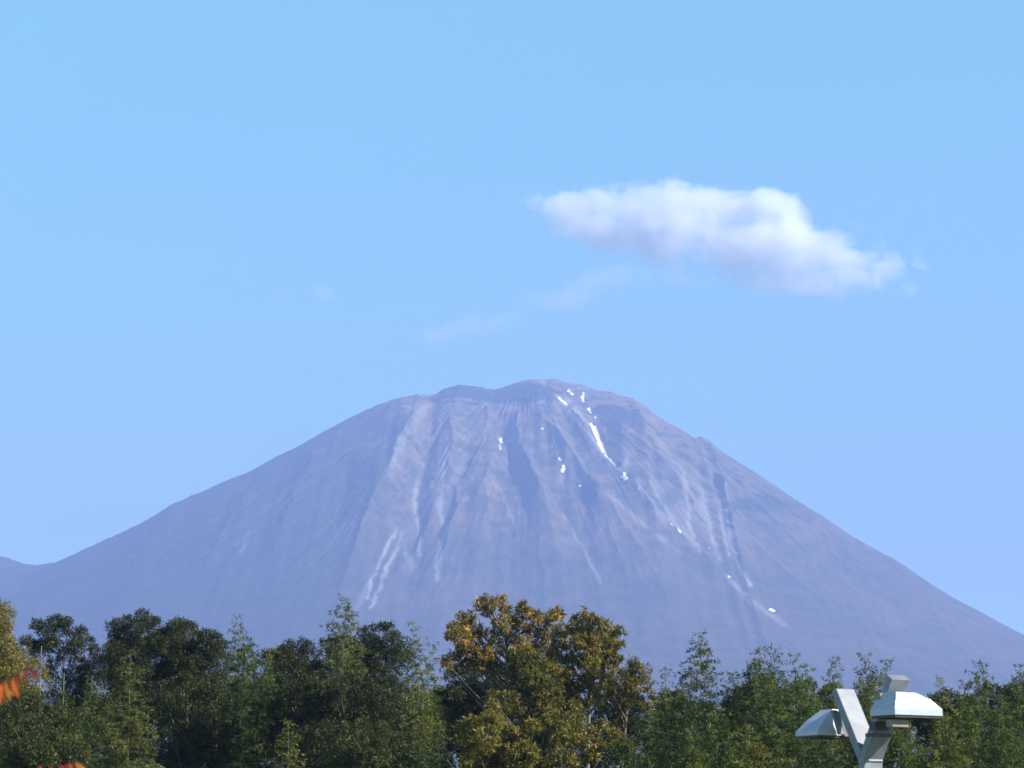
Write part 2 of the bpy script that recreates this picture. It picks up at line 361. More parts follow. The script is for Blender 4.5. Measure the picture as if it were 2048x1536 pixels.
# ------------------------------------------------------------------ cloud over the summit (a real volume, above the haze)
def build_cloud(name, blobs, label, dens, Yc=10600.0, noise_amt=.75, nscale=.0075, depth=1.0, warp=190.0):
    s = Yc / (F * cp) * 1.0
    c0 = pt(np.mean([b[0] for b in blobs]), np.mean([b[1] for b in blobs]), Yc)
    bm = bmesh.new(); cs = []
    for k, (u, v, ru, rv, wt) in enumerate(blobs):
        c = pt(u, v, Yc) - c0; c[1] += (random.random() - .5) * 200 * depth
        rx, rz = ru * s, rv * s; ry = (rx + rz) / 2 * depth
        cs.append((c, (rx, ry, rz), wt))
        r_ = bmesh.ops.create_icosphere(bm, subdivisions=2, radius=1.0)
        for v_ in r_['verts']:
            v_.co = Vector((v_.co.x * rx * (1.2 + 95 / rx) + c[0], v_.co.y * ry * (1.2 + 95 / ry) + c[1], v_.co.z * rz * (1.2 + 95 / rz) + c[2]))
    me = bpy.data.meshes.new(name); bm.to_mesh(me); bm.free()
    o = bpy.data.objects.new(name, me); link(o); o.location = c0
    md = o.modifiers.new('union', 'REMESH'); md.mode = 'VOXEL'; md.voxel_size = 22
    m = bpy.data.materials.new(name + '_vapour'); m.use_nodes = True; n = m.node_tree; n.nodes.clear()
    out = N(n, 'ShaderNodeOutputMaterial'); pv = N(n, 'ShaderNodeVolumePrincipled')
    pv.inputs['Color'].default_value = (1, 1, 1, 1) if name == 'cloud' else (1, .93, .98, 1); pv.inputs['Anisotropy'].default_value = 0.25
    n.links.new(pv.outputs[0], out.inputs['Volume'])
    tc = N(n, 'ShaderNodeTexCoord'); acc = None
    wn = N(n, 'ShaderNodeTexNoise'); wn.inputs['Scale'].default_value = .0042; wn.inputs['Detail'].default_value = 5; wn.inputs['Roughness'].default_value = .6
    w1 = N(n, 'ShaderNodeVectorMath', operation='SUBTRACT'); w1.inputs[1].default_value = (.5, .5, .5)
    w2 = N(n, 'ShaderNodeVectorMath', operation='SCALE'); w2.inputs['Scale'].default_value = warp
    w3 = N(n, 'ShaderNodeVectorMath', operation='ADD')
    n.links.new(tc.outputs['Object'], wn.inputs['Vector']); n.links.new(wn.outputs['Color'], w1.inputs[0]); n.links.new(w1.outputs[0], w2.inputs[0])
    n.links.new(tc.outputs['Object'], w3.inputs[0]); n.links.new(w2.outputs[0], w3.inputs[1])
    for (c, rad, wt) in cs:
        a = N(n, 'ShaderNodeVectorMath', operation='SUBTRACT'); a.inputs[1].default_value = tuple(c)
        b = N(n, 'ShaderNodeVectorMath', operation='DIVIDE'); b.inputs[1].default_value = rad
        l = N(n, 'ShaderNodeVectorMath', operation='LENGTH')
        q = N(n, 'ShaderNodeMapRange', interpolation_type='SMOOTHSTEP'); q.inputs[1].default_value = 1.3; q.inputs[2].default_value = 0.0
        q.inputs[3].default_value = 0; q.inputs[4].default_value = wt * .85
        n.links.new(w3.outputs[0], a.inputs[0]); n.links.new(a.outputs[0], b.inputs[0]); n.links.new(b.outputs[0], l.inputs[0]); n.links.new(l.outputs['Value'], q.inputs[0])
        if acc is None: acc = q.outputs[0]
        else:
            mm = N(n, 'ShaderNodeMath', operation='ADD')
            n.links.new(acc, mm.inputs[0]); n.links.new(q.outputs[0], mm.inputs[1]); acc = mm.outputs[0]
    cap = N(n, 'ShaderNodeMath', operation='MINIMUM'); cap.inputs[1].default_value = 1.5; n.links.new(acc, cap.inputs[0]); acc = cap.outputs[0]
    no = N(n, 'ShaderNodeTexNoise'); no.inputs['Scale'].default_value = nscale; no.inputs['Detail'].default_value = 6; no.inputs['Roughness'].default_value = .62; no.inputs['Distortion'].default_value = .6
    mp = N(n, 'ShaderNodeMapping'); mp.inputs['Scale'].default_value = (1, 1, 1.25)
    n.links.new(tc.outputs['Object'], mp.inputs[0]); n.links.new(mp.outputs[0], no.inputs['Vector'])
    # density = max(0, field - noise_amt * (noise)) 
    e = N(n, 'ShaderNodeMapRange'); e.inputs[1].default_value = .33; e.inputs[2].default_value = .68; e.inputs[3].default_value = 0; e.inputs[4].default_value = noise_amt
    n.links.new(no.outputs['Fac'], e.inputs[0])
    sb = N(n, 'ShaderNodeMath', operation='SUBTRACT', use_clamp=True); n.links.new(acc, sb.inputs[0]); n.links.new(e.outputs[0], sb.inputs[1])
    ml = N(n, 'ShaderNodeMath', operation='MULTIPLY'); ml.inputs[1].default_value = dens
    n.links.new(sb.outputs[0], ml.inputs[0]); n.links.new(ml.outputs[0], pv.inputs['Density'])
    o.data.materials.append(m); m.cycles.homogeneous_volume = False
    return tag(o, label, 'cloud')
build_cloud('cloud', [(1125,412,62,30,.45),(1200,402,70,42,.7),(1275,398,68,44,.8),(1350,402,75,46,.85),(1385,375,30,22,.5),(1450,412,70,42,1.2),(1540,418,75,44,1.5),(1590,440,60,42,1.0),
  (1330,440,110,44,.8),(1430,470,140,48,.85),(1540,500,150,48,.75),(1650,515,120,48,.55),(1730,530,95,46,.42),(1815,515,55,36,.55),(1780,570,80,36,.42),(1450,535,150,42,.5),(1600,560,150,44,.5),(1710,565,110,44,.45),(1200,475,110,46,.5),(1320,505,90,40,.5),(1085,415,55,28,.5),(1110,435,70,42,.45),(1175,440,95,50,.55),(1270,460,110,50,.5),(1580,468,90,40,.7),(1838,522,45,34,.5),(1150,450,85,42,.42),(1235,455,80,42,.5),(1340,490,60,30,.5),(1600,560,150,26,.33),(1700,450,50,30,.32)],
  'bright white cumulus cloud drifting above the mountain summit', .04, noise_amt=.6)
build_cloud('cloud_wisp', [(1110,600,130,30,.5),(1190,570,110,30,.45),(1290,555,110,30,.4),(1430,570,120,28,.35)],
  'thin lavender cloud wisp just under the white cloud', .009, Yc=11300.0, noise_amt=.32)
build_cloud('cloud_wisp', [(890,672,100,26,.5),(960,652,90,26,.5),(1040,630,90,26,.45)],
  'faint flat cloud wisp low above the left end of the summit', .0075, Yc=12600.0, noise_amt=.32)
build_cloud('cloud_wisp', [(650,590,40,26,.5),(560,612,70,22,.35)],
  'tiny faint cloud puff alone in the sky left of the mountain top', .014, Yc=11300.0, noise_amt=.32)

# ------------------------------------------------------------------ foliage generators
def unit(a): return a / (np.linalg.norm(a, axis=-1, keepdims=True) + 1e-9)
class Leaves:
    def __init__(s): s.c = []; s.d = []; s.l = []; s.w = []; s.col = []
    def add(s, c, d, l, w, col): s.c.append(c); s.d.append(d); s.l.append(l); s.w.append(w); s.col.append(col)
    def build(s, name, mat, parent, curl=.0):
        c = np.concatenate(s.c); d = unit(np.concatenate(s.d)); l = np.concatenate(s.l)[:, None]; w = np.concatenate(s.w)[:, None]; col = np.concatenate(s.col)
        n = len(c)
        up = unit(rng.normal(size=(n, 3)) * .7 + np.array([.0, -.15, 1.0]))
        side = unit(np.cross(d, up)); nrm = unit(np.cross(side, d))
        a = c; b = c + d * l * .45 + side * w * .5; t = c + d * l - nrm * l * .12; e = c + d * l * .45 - side * w * .5
        v = np.stack([a, b, t, e], 1).reshape(-1, 3)
        f = np.arange(4 * n).reshape(n, 4)
        cc = np.concatenate([np.clip(col * np.array([.97, .88, .56]), .002, 1), np.ones((n, 1))], 1)
        return mesh_obj(name, v, f, mat, parent, col=cc)
class Tubes:
    def __init__(s): s.v = []; s.f = []
    def add(s, P, rad, k=5):
        P = np.asarray(P, float); m = len(P); rad = np.asarray(rad, float) * np.ones(m)
        T = unit(np.gradient(P, axis=0)); ref = np.array([0, 0, 1.0]) if abs(T[0, 2]) < .9 else np.array([0, 1.0, 0])
        A = unit(np.cross(T, ref)); B = np.cross(T, A); ang = np.arange(k) * 2 * np.pi / k
        ring = P[:, None] + rad[:, None, None] * (np.cos(ang)[None, :, None] * A[:, None] + np.sin(ang)[None, :, None] * B[:, None])
        o = sum(len(x) for x in s.v); s.v.append(ring.reshape(-1, 3)); i = np.arange(m * k).reshape(m, k)
        j = np.roll(i, -1, 1); s.f.append(o + np.stack([i[:-1], j[:-1], j[1:], i[1:]], -1).reshape(-1, 4))
    def build(s, name, mat, parent): return mesh_obj(name, np.concatenate(s.v), np.concatenate(s.f), mat, parent, smooth=True)
def bez(a, b, c, n=7):
    t = np.linspace(0, 1, n)[:, None]; return (1 - t) ** 2 * a + 2 * t * (1 - t) * b + t * t * c

def puff(L, c, rad, k, leaf, wid, cols, droop=0.0, per=10, squash=.8, spread=.13):
    """one clump of twigs; cols = [(rgb, weight), ...]"""
    nt_ = max(4, int(k * rad * rad))
    d = unit(rng.normal(size=(nt_, 3)) + np.array([0, 0, .25]))
    lump = .75 + .45 * vnoise(d[:, 0] * 2.3 + c[0] * 3, d[:, 2] * 2.3 + d[:, 1] * 2 + c[2] * 3, 3)
    rr = rad * lump * rng.uniform(.25, 1.0, nt_) ** .45
    tw = c + d * rr[:, None] * np.array([1, 1, squash])
    cc = np.array([x[0] for x in cols]); pw = np.array([x[1] for x in cols], float); pw /= pw.sum()
    base = cc[rng.choice(len(cc), nt_, p=pw)] * rng.uniform(.7, 1.3, (nt_, 1))
    m = per; TW = np.repeat(tw, m, 0); DD = np.repeat(d, m, 0); n = len(TW)
    dirs = unit(DD * .55 + rng.normal(size=(n, 3)) * .75 + np.array([0, 0, .25 - droop]))
    pos = TW + rng.normal(size=(n, 3)) * spread * .45 + dirs * .02
    L.add(pos, dirs, leaf * rng.uniform(.65, 1.2, n), wid * rng.uniform(.75, 1.2, n), np.repeat(base, m, 0) * rng.uniform(.75, 1.25, (n, 1)) * (1 + rng.normal(size=(n, 3)) * .06))
    return tw

def broadleaf(name, label, Y, puffs, cols, root_u, leaf=.12, wid=.05, k=420, droop=0., fork_v=None, bark=None, extra=1.0, zmin=4.5, group=None, per=10, dz=1.3, limb_r=.075, squash=.8, tuft=.13, cat='tree', zstop=1700):
    s = Y / F; L = Leaves(); T = Tubes()
    base = pt(root_u, 1500, Y); base[2] = 0
    root = empty(name, tuple(base), label, cat, group)
    C = []
    for (u, v, r_) in puffs:
        c = pt(u, v, Y + rng.uniform(-dz, dz)); C.append((c, r_ * s))
    zt = max(c[2] for c, _ in C); zb = min(c[2] for c, _ in C); us = [p[0] for p in puffs]
    # body of the crown below and behind the clumps seen at its edge
    body = []; xs_ = [c[0] for c, _ in C]; xm = np.mean(xs_); wd_ = max(xs_) - min(xs_) + .8
    for _ in range(int(extra * wd_ * max(.5, zt - zmin) / .42)):
        c, r_ = C[rng.integers(len(C))]
        z = c[2] - r_ * .6 - rng.uniform(0, max(.2, c[2] - zmin)) * rng.uniform(.3, 1)
        body.append((np.array([c[0] + rng.normal() * .3, c[1] + rng.uniform(-1, 1) * dz * 1.2, z]), rng.uniform(.4, .68)))
    ztop = zt - .9
    lead = np.array([xm + rng.uniform(-.2, .2), Y, ztop])
    tr = bez(base, np.array([base[0] * .7 + xm * .3 + .2, Y, ztop * .5]), lead, 16)
    T.add(tr, np.linspace(.17, .03, 16) * (limb_r / .075), 8)
    for i, (c, r_) in enumerate(C + body):
        kk = k if i < len(C) else k * .6
        puff(L, c, r_, kk, leaf, wid, cols, droop, per, squash, tuft)
        if i < len(C) or i % 4 == 0:
            hd = np.hypot(c[0] - xm, c[1] - Y)
            za = max(1.5, min(c[2] - .4 - hd * rng.uniform(.7, 1.2), ztop - .2))
            a = np.array([np.interp(za, tr[:, 2], tr[:, 0]), np.interp(za, tr[:, 2], tr[:, 1]), za])
            mid = a + (c - a) * np.array([.6, .6, .4]) + rng.normal(size=3) * .12
            rl = limb_r * (.3 + .12 * np.linalg.norm(c - a))
            B_ = bez(a, mid, c, 7); T.add(B_, np.linspace(rl, .01, 7), 5)
            for _ in range(3):
                e = c + unit(rng.normal(size=3)) * r_ * .8
                T.add(bez(B_[5], (c + e) / 2, e, 4), [.014, .01, .007, .004], 3)
    T.build('trunk', bark or M_BARK, root)
    L.build('crown', M_LEAF, root)
    return root

BG = [((.080, .125, .036), 5), ((.115, .155, .045), 3), ((.055, .085, .030), 3), ((.17, .18, .06), .6)]
BGPALE = [((.15, .18, .08), 4), ((.12, .15, .07), 4), ((.2, .21, .11), 1)]
BGLAY = [((.12, .14, .045), 4), ((.10, .12, .04), 4), ((.17, .16, .055), 1)]
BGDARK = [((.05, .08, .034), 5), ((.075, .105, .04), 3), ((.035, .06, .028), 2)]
BGYEL = [((.14, .155, .045), 4), ((.10, .125, .04), 4), ((.2, .165, .055), .8)]
def bamboo(label, u, v, hw, Y, T_px=110, cols=BG, dens=1.0, lean=0., nod=.0, zmin=5.5, asc=42, group='bamboo plants in the grove', leaf=.18, wid=.038, culm_r=.035, bare=False, culm_mat=None):
    s = Y / F; tip = pt(u, v, Y); H = tip[2]
    base = np.array([tip[0] - lean * 3 - nod, Y + rng.uniform(-.5, .5), 0])
    root = empty('bamboo', tuple(base), label, 'bamboo', group)
    L = Leaves(); T = Tubes(); hwm = hw * s; Tm = T_px * s
    n = 40; t = np.linspace(0, 1, n)
    P = np.stack([base[0] + (tip[0] - base[0]) * (.55 * t + .45 * t ** 4), base[1] + (tip[1] - base[1]) * t, H * (1 - (1 - t) ** 1.0)], 1)
    if nod: P[:, 0] += nod * (np.clip(t - .8, 0, 1) / .2) ** 2 - nod * (np.clip(t - .8, 0, 1) / .2)
    T.add(P, np.linspace(culm_r, .006, n), 6)
    cc = np.array([x[0] for x in cols]); pw = np.array([x[1] for x in cols], float); pw /= pw.sum()
    dz = 0.05; az = rng.uniform(0, 6.28)
    while True:
        z = H - dz
        if z < zmin: break
        tt = z / H; p = np.array([np.interp(tt, t, P[:, 0]), np.interp(tt, t, P[:, 1]), z])
        env = hwm * min(1.0, .07 + .93 * (dz / Tm) ** .95)
        nb = 3 if dz > .6 else 2
        nb = int(round(nb * dens * (1.35 if dens > 1.04 else 1.0) + rng.uniform(-.3, .3)))
        if bare and dz > Tm: nb = 0
        for q in range(max(1, nb)):
            az += 2.4 + rng.uniform(-.5, .5)
            Lb = env * rng.uniform(.72, 1.15)
            aa = R(asc + rng.uniform(-12, 14)); o = np.array([math.cos(az), math.sin(az), 0])
            if Lb < .15: Lb = .15
            m1 = p + o * Lb * .5 + np.array([0, 0, Lb * .5 * math.tan(aa) * .9]); e = p + o * Lb + np.array([0, 0, Lb * math.tan(aa) * .55 - .18 * Lb])
            B = bez(p, m1, e, 6); T.add(B, np.linspace(.008, .003, 6), 3)
            ncl = max(2, int(Lb / .075)); ts = rng.uniform(.18, 1.0, ncl); ts[0] = 1
            ctr = (1 - ts[:, None]) ** 2 * p + 2 * ts[:, None] * (1 - ts[:, None]) * m1 + ts[:, None] ** 2 * e
            off = rng.normal(size=(ncl, 3)) * np.array([.065, .065, .04]) * (1 + .6 * Lb); ctr = ctr + off
            base_c = cc[rng.choice(len(cc), 1, p=pw)] * rng.uniform(.7, 1.3); m = 7
            X_ = np.repeat(ctr, m, 0); nn = len(X_)
            dd = unit(o * .9 + rng.normal(size=(nn, 3)) * .62 + np.array([0, 0, -.25]))
            L.add(X_ + rng.normal(size=(nn, 3)) * .03, dd, leaf * rng.uniform(.6, 1.15, nn), wid * rng.uniform(.8, 1.2, nn), base_c * rng.uniform(.72, 1.3, (nn, 1)) * np.ones((nn, 3)))
        dz += rng.uniform(.13, .2)
    T.build('culm', culm_mat or M_CULM, root); L.build('foliage', M_BAMLEAF, root)
    return root

# ------------------------------------------------------------------ the wood, left to right
DK = [((.043, .056, .024), 5), ((.068, .080, .032), 3), ((.028, .040, .020), 3), ((.11, .070, .035), .35)]
DK2 = [((.05, .07, .03), 5), ((.07, .09, .035), 3), ((.035, .05, .022), 3)]
OLV = [((.17, .165, .05), 4), ((.22, .20, .06), 4), ((.085, .095, .03), 2.5), ((.30, .19, .06), 1.6)]
BRN = [((.31, .21, .08), 4), ((.25, .19, .07), 4), ((.17, .16, .05), 3), ((.48, .31, .12), .8), ((.07, .085, .028), 1.5)]
YEL = [((.24, .20, .05), 4), ((.16, .15, .04), 4), ((.10, .12, .035), 2), ((.33, .24, .08), 1)]
EV = 'dark evergreen broadleaf trees along the ridge of the wood'

broadleaf('broadleaf_tree', 'yellow green tree cut by the left edge of the picture', 118, [(4,1225,12),(-8,1240,18),(12,1255,13),(0,1275,20),(20,1285,13),(-20,1265,22),(28,1300,14),(10,1310,20),(45,1312,12),(-15,1320,26),(62,1322,10),(30,1335,16),(5,1350,22)], YEL, -30, leaf=.15, wid=.045, droop=.5, k=380, squash=1.1)
broadleaf('evergreen_tree', 'loose dark evergreen with sky gaps, second crown from the left edge', 140, [(75,1252,15),(88,1262,16),(110,1244,16),(130,1246,15),(118,1262,20),(52,1284,14),(68,1290,14),(98,1288,20),(150,1268,13),(163,1264,13),(176,1282,12),(150,1295,20),(128,1310,16),(186,1300,14),(105,1330,14),(160,1330,20),(195,1325,18),(92,1348,12),(135,1350,12),(170,1360,14)], DK, 120, group=EV, extra=.35, k=460, zmin=6.5, limb_r=.06)
broadleaf('evergreen_tree', 'tall dark evergreen with the highest rounded top at left', 138, [(222,1254,13),(236,1248,13),(228,1275,13),(256,1244,15),(284,1232,15),(298,1245,17),(312,1244,12),(270,1256,20),(248,1272,18),(290,1270,24),(226,1298,12),(262,1295,22),(300,1300,26),(240,1320,18),(280,1325,26),(330,1268,16),(320,1290,20)], DK, 285, group=EV, extra=1.0)
broadleaf('evergreen_tree', 'broad domed dark evergreen right of the highest left top', 139, [(345,1256,15),(362,1250,17),(380,1258,16),(390,1275,16),(355,1275,24),(410,1270,14),(335,1295,22),(375,1300,26),(405,1295,22),(430,1275,14),(425,1300,20),(360,1330,28),(410,1330,26),(445,1290,14)], DK, 375, group=EV, extra=1.0)
broadleaf('evergreen_tree', 'low dark evergreen with twin knobs left of the tall feathery spire', 139, [(562,1305,14),(578,1293,14),(575,1312,18),(605,1290,14),(617,1294,12),(600,1312,18),(632,1306,13),(555,1330,16),(590,1340,24),(625,1335,22)], DK, 590, group=EV, extra=1.2)
broadleaf('evergreen_tree', 'dark evergreen with blocky top right of the tall feathery spire', 137, [(650,1288,12),(668,1285,13),(685,1280,12),(725,1268,14),(742,1262,14),(765,1256,13),(780,1258,13),(790,1274,12),(776,1280,18),(745,1285,20),(705,1292,20),(795,1296,12),(670,1308,20),(715,1318,24),(760,1308,24),(785,1318,18),(690,1345,26),(750,1345,24),(785,1350,16),(790,1375,18)], DK, 740, group=EV, extra=.7)
broadleaf('evergreen_tree', 'shaded dark evergreen in the hollow left of the brown crown', 131, [(905,1350,18),(935,1345,22),(960,1335,20),(985,1345,22),(915,1380,26),(955,1385,28),(990,1385,26),(885,1400,22),(930,1420,28),(975,1425,28),(1010,1340,20)], DK, 945, group=EV, extra=1.0)

MD = [((.065,.085,.034),5),((.095,.115,.045),3),((.045,.060,.026),3)]
broadleaf('evergreen_tree', 'rounded grey green crown filling the lower left corner', 104, [(10,1412,22),(40,1402,22),(75,1408,22),(105,1425,20),(130,1450,20),(20,1440,26),(60,1440,28),(100,1465,26),(145,1490,22),(30,1480,28),(80,1495,28),(155,1520,22),(115,1510,26),(-20,1430,26),(10,1520,28)], MD, 60, extra=.8, k=420, zmin=5, dz=1.4)
broadleaf('evergreen_tree', 'broad dark crown under the tall pale spire at mid height', 112, [(655,1378,16),(680,1366,18),(710,1362,18),(738,1372,18),(762,1392,17),(640,1402,18),(670,1398,22),(705,1395,24),(740,1402,22),(778,1425,16),(650,1430,22),(690,1430,24),(730,1435,24),(765,1450,20),(640,1465,20)], DK, 705, extra=.9, k=430, zmin=5.5, dz=1.5)
broadleaf('evergreen_tree', 'low dark crown at the bottom between lower left and centre', 106, [(700,1462,20),(730,1452,20),(762,1462,20),(790,1482,18),(680,1490,20),(715,1492,24),(755,1500,24),(800,1515,20),(690,1525,22)], MD, 740, extra=.9, k=420, zmin=5, dz=1.4)
broadleaf('evergreen_tree', 'rounded dark crown below the twin knobs', 113, [(575,1362,15),(600,1352,17),(628,1360,16),(560,1385,18),(590,1382,22),(625,1385,20),(555,1415,20),(590,1415,24),(625,1420,22),(570,1450,22),(610,1455,22)], DK, 595, extra=.9, k=430, zmin=5.5, dz=1.4)
broadleaf('evergreen_tree', 'rounded dark crown just right of the layered light bamboo', 115, [(345,1372,16),(370,1362,17),(398,1370,16),(335,1395,18),(365,1395,22),(400,1398,20),(420,1415,16),(345,1425,22),(385,1430,24),(355,1465,22),(400,1465,22)], DK, 375, extra=.9, k=430, zmin=5.5, dz=1.4)

# autumn oaks in the middle
broadleaf('autumn_oak', 'tallest oak with orange brown leaves and bare limbs showing', 122, [(960,1208,12),(970,1200,9),(985,1208,12),(1002,1204,12),(975,1222,12),(1012,1218,11),(940,1236,13),(920,1240,12),(908,1256,11),(930,1258,15),(952,1258,13),(965,1270,12),(903,1268,9),(1028,1238,13),(1045,1216,13),(1052,1228,13),(1070,1236,15),(1085,1248,13),(1040,1252,15),(1062,1262,14),(1112,1222,12),(1104,1230,12),(1118,1232,9),(1090,1270,13),
   (925,1296,13),(912,1310,13),(945,1300,13),(955,1290,10),(895,1325,12),(905,1335,10),(975,1300,12),(930,1325,13),(1075,1290,14),(985,1280,10),(1025,1300,9),(940,1282,10),(985,1262,9),(1000,1277,11),(1015,1264,11),(1030,1282,12),(1050,1280,12),(1000,1302,10),(960,1315,12),(985,1325,12),(1050,1302,12),(1095,1300,14),(1108,1258,8),(1095,1335,12),(1062,1325,12)], BRN, 1040, leaf=.20, wid=.052, droop=.6, k=270, tuft=.06, fork_v=1345, bark=M_BARK, extra=.12, zmin=11.6, dz=1.0, per=15, limb_r=.09, squash=.9)
broadleaf('autumn_oak', 'olive and tan oak just right of the orange brown crown', 117, [(1168,1222,8),(1160,1234,12),(1180,1238,13),(1150,1252,15),(1172,1256,17),(1200,1246,13),(1215,1250,11),(1206,1264,15),(1238,1262,12),(1228,1276,14),(1240,1290,12),(1125,1262,14),(1118,1276,14),(1140,1278,18),(1165,1282,18),(1190,1284,17),(1215,1292,16),(1130,1300,18),(1160,1306,20),(1190,1310,20),(1222,1312,16),(1105,1300,14),(1112,1325,18),(1145,1330,20),(1180,1338,20),(1210,1336,18),(1234,1320,11),(1100,1350,18),(1135,1358,20),(1170,1360,18),(1205,1358,16)], OLV, 1160, leaf=.19, wid=.050, droop=.6, per=15, tuft=.06, k=265, fork_v=1470, bark=M_BARKPALE, extra=.3, zmin=8.6, dz=1.2, squash=.9, limb_r=.08)
broadleaf('autumn_oak', 'slim tan oak leaning out at the right end of the brown oaks', 115, [(1264,1322,8),(1272,1318,6),(1262,1334,10),(1276,1334,9),(1270,1348,11),(1258,1352,10),(1255,1370,13),(1268,1366,9),(1245,1388,14),(1258,1400,12),(1240,1410,14),(1226,1385,12),(1250,1425,15),(1232,1440,14)], [((.26,.20,.10),3),((.14,.13,.05),4),((.09,.10,.03),3),((.34,.25,.15),1)], 1215, leaf=.18, wid=.040, droop=.8, per=14, tuft=.06, k=290, fork_v=1490, bark=M_BARKPALE, extra=.3, zmin=8, dz=.6, squash=1.1)
broadleaf('oak_tree', 'green leaved oak in front between the brown and olive crowns', 113, [(1040,1312,13),(1060,1308,14),(1078,1318,13),(1050,1330,17),(1030,1330,11),(1075,1338,16),(1038,1352,14),(1060,1360,18),(1085,1358,13),(1040,1380,16),(1070,1385,16),(1025,1370,10),(1098,1378,10)], [((.10,.12,.04),4),((.19,.16,.05),4),((.06,.08,.03),3)], 1060, leaf=.18, wid=.050, droop=.55, per=14, tuft=.06, k=270, extra=.8, zmin=7, dz=1.0)
broadleaf('oak_tree', 'front oak of yellow olive leaf sprays at the bottom centre', 106, [(985,1392,11),(985,1408,12),(990,1425,10),(935,1446,14),(955,1455,15),(978,1446,15),(918,1482,13),(945,1480,17),(965,1492,16),(1000,1450,14),(1020,1462,14),(1062,1452,16),(1045,1470,15),(1085,1465,16),(1105,1420,12),(1118,1408,11),(1098,1440,14),(1120,1455,15),(1140,1478,17),(1165,1482,16),(1100,1490,18),(1060,1500,18),(1015,1510,18),(960,1520,18),(1180,1510,18),(1135,1520,18),(1200,1490,14),(930,1520,14),(1140,1440,14),(1160,1455,14),(1185,1465,14),(1205,1450,12),(1150,1410,10),(1230,1470,14)], [((.19,.175,.05),4),((.15,.145,.045),4),((.29,.22,.08),1.6),((.09,.105,.03),2)], 1060, leaf=.19, wid=.052, droop=.6, per=15, tuft=.06, k=265, extra=.6, zmin=6, dz=1.6)

